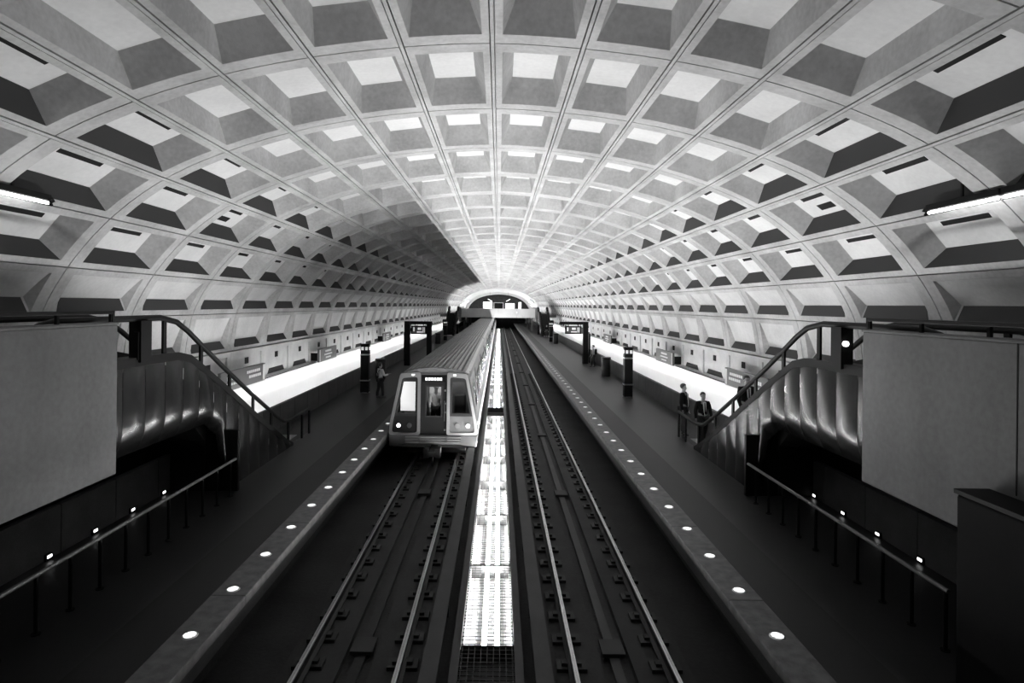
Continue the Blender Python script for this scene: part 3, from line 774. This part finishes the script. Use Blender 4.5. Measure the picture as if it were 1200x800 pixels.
panel([(-1.19,2.04),(-1.08,2.12),(-0.6,2.24),(0,2.30),(0.6,2.24),(1.08,2.12),(1.19,2.04),(1.17,2.08),(0.46,2.14),(-0.46,2.14),(-1.17,2.08)], -0.25, 0.05, 'brow', 'train_grey', cab)
# bumper, apron, coupler
bevel(MB().prism_y([(-1.53,-0.02),(-1.50,-0.42),(-0.9,-0.34),(0.9,-0.34),(1.50,-0.42),(1.53,-0.02)], -0.02, 0.4).build('apron', 'apron_grey', cab), 0.03, 2)
for x0, x1 in ((-0.95,-0.48), (-0.45,0.45), (0.48,0.95)):
    for k in range(3): MB().box(x0, x1, -0.10, -0.02, -0.10-0.085*k, -0.05-0.085*k).build('bumper_bar', 'train_grey', cab)
cp = MB().box(-0.28, -0.10, -0.35, 0.1, -0.72, -0.42).box(0.10, 0.28, -0.35, 0.1, -0.72, -0.42).box(-0.12, 0.12, -0.45, 0.6, -0.66, -0.48)
cp.build('coupler', 'pad', cab)
MB().tube([(0.05,-0.4,-0.5),(0.06,-0.46,-0.8),(0.05,-0.4,-0.93)], 0.02, 6).build('air_hose', 'steel', cab)
# cab interior
MB().box(-1.2, 1.2, 1.35, 1.40, -0.0, 2.05).build('bulkhead', 'train_grey', cab)
MB().box(-1.22, -0.60, 0.55, 0.6, 0.72, 1.80).build('cab_light_panel', 'lit', cab)
MB().box(-0.62, -0.30, 0.30, 1.3, 0.0, 2.0).build('partition', 'train_dark', cab)
MB().box(-0.28, 0.28, 1.30, 1.34, 0.9, 1.9).build('saloon_window', 'lit_soft', cab)
MB().box(0.5, 1.0, 0.6, 1.0, 1.98, 2.0).build('cab_fill_lamp', 'cab_fill_lamp', cab); MB().box(-0.25, 0.25, 0.5, 0.8, 1.98, 2.0).build('cab_fill_lamp', 'cab_fill_lamp', cab)  # added lamps out of sight, put in to brighten the cab interior
bevel(MB().box(0.66, 1.08, 0.75, 0.95, 0.4, 1.28).build('cab_seat', 'gasket', cab), 0.08, 3)

# ------------------------------------------------------------------ people
def skin_obj(name, chains, m, parent, sub=2, loc=(0,0,0)):
    """chains: list of lists of (x,y,z,r); a chain may start at the index ('a', i) of a vertex already laid"""
    vs, es, rs = [], [], []
    for ch in chains:
        prev = None
        for p in ch:
            if isinstance(p, int): prev = p; continue
            vs.append(p[:3]); rs.append(p[3] if not isinstance(p[3], tuple) else p[3]); i = len(vs)-1
            if prev is not None: es.append((prev, i))
            prev = i
    me = bpy.data.meshes.new(name); me.from_pydata(vs, es, []); me.materials.append(M[m])
    o = bpy.data.objects.new(name, me); COL.objects.link(o); o.parent = parent; o.location = loc
    sk = o.modifiers.new('skin', 'SKIN'); sk.use_smooth_shade = True
    for i, r in enumerate(rs):
        d = me.skin_vertices[0].data[i]; d.radius = r if isinstance(r, tuple) else (r, r); d.use_root = (i == 0)
    ss = o.modifiers.new('sub', 'SUBSURF'); ss.levels = sub; ss.render_levels = sub
    return o
def person(label, loc, rz, h=1.75, coat='suit', legs='trouser', arms=((0.0,0.0),(0.0,0.0)), stride=0.10, straps=False, tie=True, pack=False, look=0.0):
    """faces +Y; arms: (elbow bend forward, shoulder swing) for left and right"""
    t = thing('person', label, 'person', loc, rz=rz)
    k = h/1.75
    def S_(ch): return [[(p if isinstance(p, int) else (p[0]*k, p[1]*k, p[2]*k, (p[3]*k if not isinstance(p[3], tuple) else (p[3][0]*k, p[3][1]*k)))) for p in c] for c in ch]
    hip, knee, ank = 0.92, 0.49, 0.08
    L = [[(0,0,0.98,(0.14,0.10)), (0,0.0,1.15,(0.125,0.09)), (0,0.0,1.32,(0.15,0.10)), (0,-0.01,1.43,(0.10,0.075)), (0,0.0,1.50,(0.052,0.055)), (0,0.015,1.58,(0.068,0.085)), (0,0.01,1.66,(0.074,0.095)), (0,0.0,1.725,(0.05,0.065))]]
    L.append([5, (0,0.105,1.60,0.012)])                     # nose
    for s in (-1, 1): L.append([6, (s*0.082,0.0,1.615,0.012)])   # ears
    leg_pts, arm_pts = {}, {}
    for s in (-1, 1):
        st = stride*s
        leg_pts[s] = [(s*0.09,0,hip,0.095), (s*0.10,st*0.5+0.02,knee,0.062), (s*0.10,st,0.28,0.052), (s*0.10,st,ank,0.042)]
        bend, sw = arms[0 if s < 0 else 1]
        sh = Vector((s*0.19, 0, 1.40)); el = sh + Vector((s*0.04, math.sin(sw)*0.29, -math.cos(sw)*0.29))
        wr = el + Vector((-s*0.05*min(1, bend), math.sin(sw+bend)*0.25, -math.cos(sw+bend)*0.25))
        hd = (wr-el).normalized()
        arm_pts[s] = [(sh.x, sh.y, sh.z, 0.055), (el.x, el.y, el.z, 0.042), (wr.x, wr.y, wr.z, 0.030)]
        n0 = sum(1 for c in L for p in c if not isinstance(p, int))
        pm = wr + hd*0.07
        L.append([2] + arm_pts[s] + [(pm.x, pm.y, pm.z, (0.036, 0.018))])
        base = n0 + 3
        lat = Vector((1, 0, 0)) if abs(hd.x) < 0.6 else Vector((0, 1, 0))
        for j, (off, ln) in enumerate(((-0.030, 0.075), (-0.010, 0.085), (0.010, 0.080), (0.030, 0.062))):
            a1 = pm + lat*off + hd*0.03; a2 = a1 + hd*ln*0.5 + Vector((0, 0.008, 0)); a3 = a2 + hd*ln*0.4 + Vector((0, 0.018, 0))
            L.append([base, (*a1, 0.010), (*a2, 0.009), (*a3, 0.007)])
        th = wr + hd*0.03 + Vector((-s*0.035, 0.02, 0))
        L.append([n0+2, (*th, 0.012), (*(th + hd*0.045), 0.009)])
    for s in (-1, 1): L.append([0] + leg_pts[s])
    skin_obj('body', S_(L), 'skin', t)
    # clothing
    C = [[(0,0,0.90,(0.165,0.115)), (0,0,1.15,(0.145,0.11)), (0,0,1.32,(0.18,0.125)), (0,-0.01,1.43,(0.115,0.085))]]
    for s in (-1, 1): C.append([2] + [(a[0], a[1], a[2], a[3]+0.02) for a in arm_pts[s][:2]] + [(arm_pts[s][2][0], arm_pts[s][2][1], arm_pts[s][2][2], 0.040)])
    skin_obj('jacket' if coat == 'suit' else 'shirt', S_(C), coat, t)
    C = [[(0,0,0.97,(0.165,0.115))]]
    for s in (-1, 1): C.append([0] + [(p[0], p[1], p[2], p[3]+0.022) for p in leg_pts[s]])
    skin_obj('trousers', S_(C), legs, t)
    for s in (-1, 1):
        p = leg_pts[s][3]
        skin_obj('shoe', S_([[(p[0], p[1]-0.05, 0.045, 0.045), (p[0], p[1]+0.06, 0.045, (0.045,0.042)), (p[0], p[1]+0.17, 0.032, (0.042,0.03))]]), 'shoe', t, 1)
    hb = bmesh.new(); bmesh.ops.create_uvsphere(hb, u_segments=16, v_segments=10, radius=1.0)
    for v in hb.verts:
        x, y, z = v.co
        if y > 0.35 and z < 0.35: z = 0.35 + (z-0.35)*0.05; y = y*0.75
        v.co = (x*0.088*k, (y*0.112 - 0.012)*k, (1.665 + (z*0.098 if z > 0 else z*0.10))*k)
    me = bpy.data.meshes.new('hair'); hb.to_mesh(me); hb.free(); me.materials.append(M['hair']); put('hair', me, t, smooth=True)
    if coat == 'suit' and tie:
        g = MB().add([(-0.055*k,0.128*k,1.44*k),(0.055*k,0.128*k,1.44*k),(0.045*k,0.168*k,1.2*k),(0,0.165*k,0.98*k),(-0.045*k,0.168*k,1.2*k)], [(0,1,2,3,4)])
        o = g.build('shirt_front', 'shirt', t); o.modifiers.new('solid', 'SOLIDIFY').thickness = 0.015
        MB().add([(-0.015*k,0.15*k,1.42*k),(0.015*k,0.15*k,1.42*k),(0.022*k,0.185*k,1.1*k),(0,0.18*k,1.04*k),(-0.022*k,0.185*k,1.1*k)], [(0,1,2,3,4)]).build('tie', 'suit', t)
    if straps:
        for s in (-1, 1):
            MB().tube([(s*0.03*k,-0.128*k,1.02*k),(s*0.02*k,-0.135*k,1.2*k),(s*0.10*k,-0.145*k,1.36*k),(s*0.12*k,0.0,1.475*k),(s*0.10*k,0.13*k,1.36*k),(s*0.09*k,0.13*k,1.0*k)], 0.017*k, 6).build('strap', 'suit', t)
    if pack:
        bevel(MB().box(-0.15*k, 0.15*k, -0.30*k, -0.12*k, 1.02*k, 1.45*k).build('backpack', 'suit', t), 0.06, 3)
    return t
R = math.radians
person('man in white shirt and dark braces standing on the platform near the train', (-5.5, 28.5, 0.004), R(-50), 1.68, coat='shirt', arms=((0.2,0.0),(1.4,0.35)), straps=True, stride=0.10)
person('standing man in black suit behind another at the escalator foot', (6.62, 20.9, 0.004), R(-120), 1.80, arms=((0.2,0.1),(0.3,-0.1)), stride=0.05, tie=True)
person('man in black suit and white shirt stepping onto the escalator foot', (6.75, 19.3, 0.02), R(185), 1.72, arms=((0.5,0.25),(0.3,-0.2)), stride=0.16)
person('man in dark suit riding up the escalator to the balcony', (7.0, 16.5, 0.83), R(180), 1.78, arms=((0.2,0.05),(0.4,0.1)), stride=0.03)
person('person with a black backpack waiting by the bin on the platform', (7.05, 43.7, 0.004), R(80), 1.62, coat='shirt_grey', arms=((0.3,0.0),(0.6,0.1)), stride=0.12, pack=True)
person('small distant figure at the foot of the far escalator by the empty track', (6.9, 84.5, 0.004), R(160), 1.72, stride=0.14, tie=False)
op = person('train operator in white shirt seen through the front door window', (TX+0.02, TY+0.75, -0.10), R(180), 1.72, coat='shirt', arms=((1.2,0.4),(0.6,0.2)), stride=0.02)

# ------------------------------------------------------------------ platform furniture
def pylon(x, y, label):
    t = thing('information_pylon', label, 'pylon', (x, y, 0), 'information pylons')
    bevel(MB().box(-0.21, 0.21, -0.21, 0.21, 0.0, 2.42).build('column', 'bronze_flat', t), 0.05, 3)
    for zb in (0.60, 1.90): MB().box(-0.225, 0.225, -0.225, 0.225, zb, zb+0.065).build('band', 'steel', t)
    MB().cyl((0,0), 0.25, 0.0, 0.04, 20).build('base', 'steel', t)
    for xx in (-0.10, 0.10):
        MB().box(xx-0.06, xx+0.06, -0.222, -0.208, 2.16, 2.32).build('lit_symbol', 'sign_lit', t)
    for xx in (-0.215, 0.215): MB().box(xx-0.007, xx+0.007, -0.12, 0.12, 2.16, 2.32).build('side_symbol', 'sign_lit', t)
    MB().box(-0.225, 0.225, -0.225, 0.225, 2.42, 2.46).build('cap', 'black', t)
    return t
py = pylon(6.55, 29.6, 'dark square information pylon beside the parapet on the empty track platform')
dup(py, (-6.6, 30.2, 0), label='dark square information pylon near the man in braces')
dup(py, (6.5, 73, 0), label='small far pylon near the distant escalator by the empty track')
dup(py, (-6.5, 74, 0), label='small far pylon beyond the portal frame behind the train')
def trash(x, y, label):
    t = thing('litter_bin', label, 'bin', (x, y, 0), 'litter bins')
    g = MB().cyl((0,0), 0.30, 0.02, 1.05, 20); g.build('drum', 'bin', t, smooth=False)
    MB().cyl((0,0), 0.33, 1.05, 1.22, 20, r1=0.31).build('hood', 'bin', t)
    MB().box(-0.18, 0.18, -0.335, -0.30, 1.08, 1.17).build('opening', 'hole', t)
    MB().cyl((0,0), 0.27, 0.0, 0.02, 20).build('foot', 'black', t)
    return t
tr_ = trash(7.0, 38.2, 'dark round litter bin beside the waiting person with a backpack')
dup(tr_, (-6.9, 35.6, 0), label='dark round litter bin behind the man in braces')
dup(tr_, (6.8, 70, 0), label='distant litter bin beyond the arrival board post on the empty track platform')
dup(tr_, (-6.8, 68, 0), label='distant litter bin beyond the portal frame')
# arrival boards
def arrival(s, x0, x1, y, two, label):
    t = thing('arrival_board', label, 'board', (s*x0, y, 0), 'hanging arrival boards')
    d = s*(x1-x0)
    MB().box(-0.2, 0.2, -0.2, 0.2, 0.0, 3.24).build('post', 'bronze_flat', t)
    if two: MB().box(d-0.18, d+0.18, -0.2, 0.2, 0.0, 3.1).build('post', 'bronze_flat', t)
    MB().box(min(0, d)-0.2, max(0, d)+0.2, -0.14, 0.14, 3.02, 3.24).build('beam', 'bronze_flat', t)
    m0, m1 = sorted((d*0.18, d*0.88))
    b = MB().box(m0, m1, -0.10, 0.10, 2.30, 2.36).box(m0, m1, -0.10, 0.10, 2.82, 2.9).box(m0, m0+0.08, -0.10, 0.10, 2.3, 2.9).box(m1-0.08, m1, -0.10, 0.10, 2.3, 2.9)
    b.build('sign_frame', 'black', t)
    MB().box(m0+0.06, m1-0.06, -0.05, 0.05, 2.34, 2.86).build('sign_face', 'sign', t)
    cx = (m0+m1)/2; hw = (m1-m0)/2-0.12
    for (u0, u1, z0, z1) in ((-0.95, -0.75, 2.5, 2.8), (-0.2, 0.35, 2.62, 2.78), (-0.35, 0.55, 2.42, 2.5), (0.62, 0.72, 2.42, 2.8), (0.82, 0.92, 2.42, 2.8)):
        MB().box(cx+u0*hw, cx+u1*hw, -0.062, -0.05, z0, z1).build('sign_mark', 'sign_lit', t)
    for xx in (m0+0.25, m1-0.25): MB().box(xx-0.03, xx+0.03, -0.03, 0.03, 2.9, 3.02).build('hanger', 'black', t)
    return t
arrival(-1, 6.55, 4.95, 43.7, True, 'dark portal frame with a hanging arrival board beside the train')
arrival(1, 6.85, 5.05, 46.3, False, 'single post with a cantilevered hanging arrival board by the empty track')
for s in (-1, 1):
    t = thing('map_case', 'thin upright map case near the arrival board on ' + ('the train platform' if s < 0 else 'the empty track platform'), 'map case', (s*7.3, 47.6, 0))
    MB().box(-0.06, 0.06, -0.5, 0.5, 0.7, 2.3).build('case', 'black', t)
    MB().box(-s*0.06-0.01, -s*0.06+0.01, -0.42, 0.42, 0.8, 2.2).build('map_face', 'sign', t)
    for yy in (-0.41, 0.41): MB().box(-0.05, 0.05, yy-0.04, yy+0.04, 0.0, 0.7).build('leg', 'black', t)

# station name signs on the side walls
def name_sign(s, y0, y1, label, big):
    t = thing('station_sign', label, 'sign', (s*8.98, (y0+y1)/2, 1.44), 'station name signs on the wall')
    h = (y1-y0)/2
    MB().box(-0.05, 0.05, -h, h, 0.06, 0.72).build('panel', 'sign', t)
    MB().box(s*0.05, s*0.48, -h+0.3, -h+0.4, 0.1, 0.5).build('bracket', 'black', t); MB().box(s*0.05, s*0.48, h-0.4, h-0.3, 0.1, 0.5).build('bracket', 'black', t)
    e = -s*0.056
    bars = ((-0.35, 0.35, 0.50, 0.60), (-0.45, 0.45, 0.34, 0.42), (-0.3, 0.3, 0.18, 0.26)) if not big else ((-0.75, -0.45, 0.42, 0.54), (-0.8, -0.2, 0.24, 0.32), (0.1, 0.75, 0.48, 0.58), (0.2, 0.8, 0.30, 0.40))
    for a, b, z0, z1 in bars:
        n_ = max(2, int((b-a)*h/0.16)); wv = (b-a)*h/n_
        for q in range(n_):
            MB().box(e-0.006, e+0.006, a*h+q*wv, a*h+q*wv+wv*0.72, z0, z1).build('lettering', 'sign_text', t)
    MB().box(e-0.008, e+0.008, (h-0.22) if big else (-h+0.06), (h-0.04) if big else (-h+0.16), 0.1, 0.68).build('white_strip', 'sign_text', t)
    return t
for s, pl in ((-1, 'the train platform'), (1, 'the empty track platform')):
    name_sign(s, 19.5, 23.2, 'large brown wall sign with white lettering behind the escalator on ' + pl, True)
    name_sign(s, 30.2, 33.4, 'brown station name sign on the wall between escalator and pylon of ' + pl, False)
    name_sign(s, 47.0, 50.2, 'brown station name sign on the wall by the arrival board of ' + pl, False)
    name_sign(s, 63.5, 66.7, 'small brown wall sign beyond the arrival board of ' + pl, False)
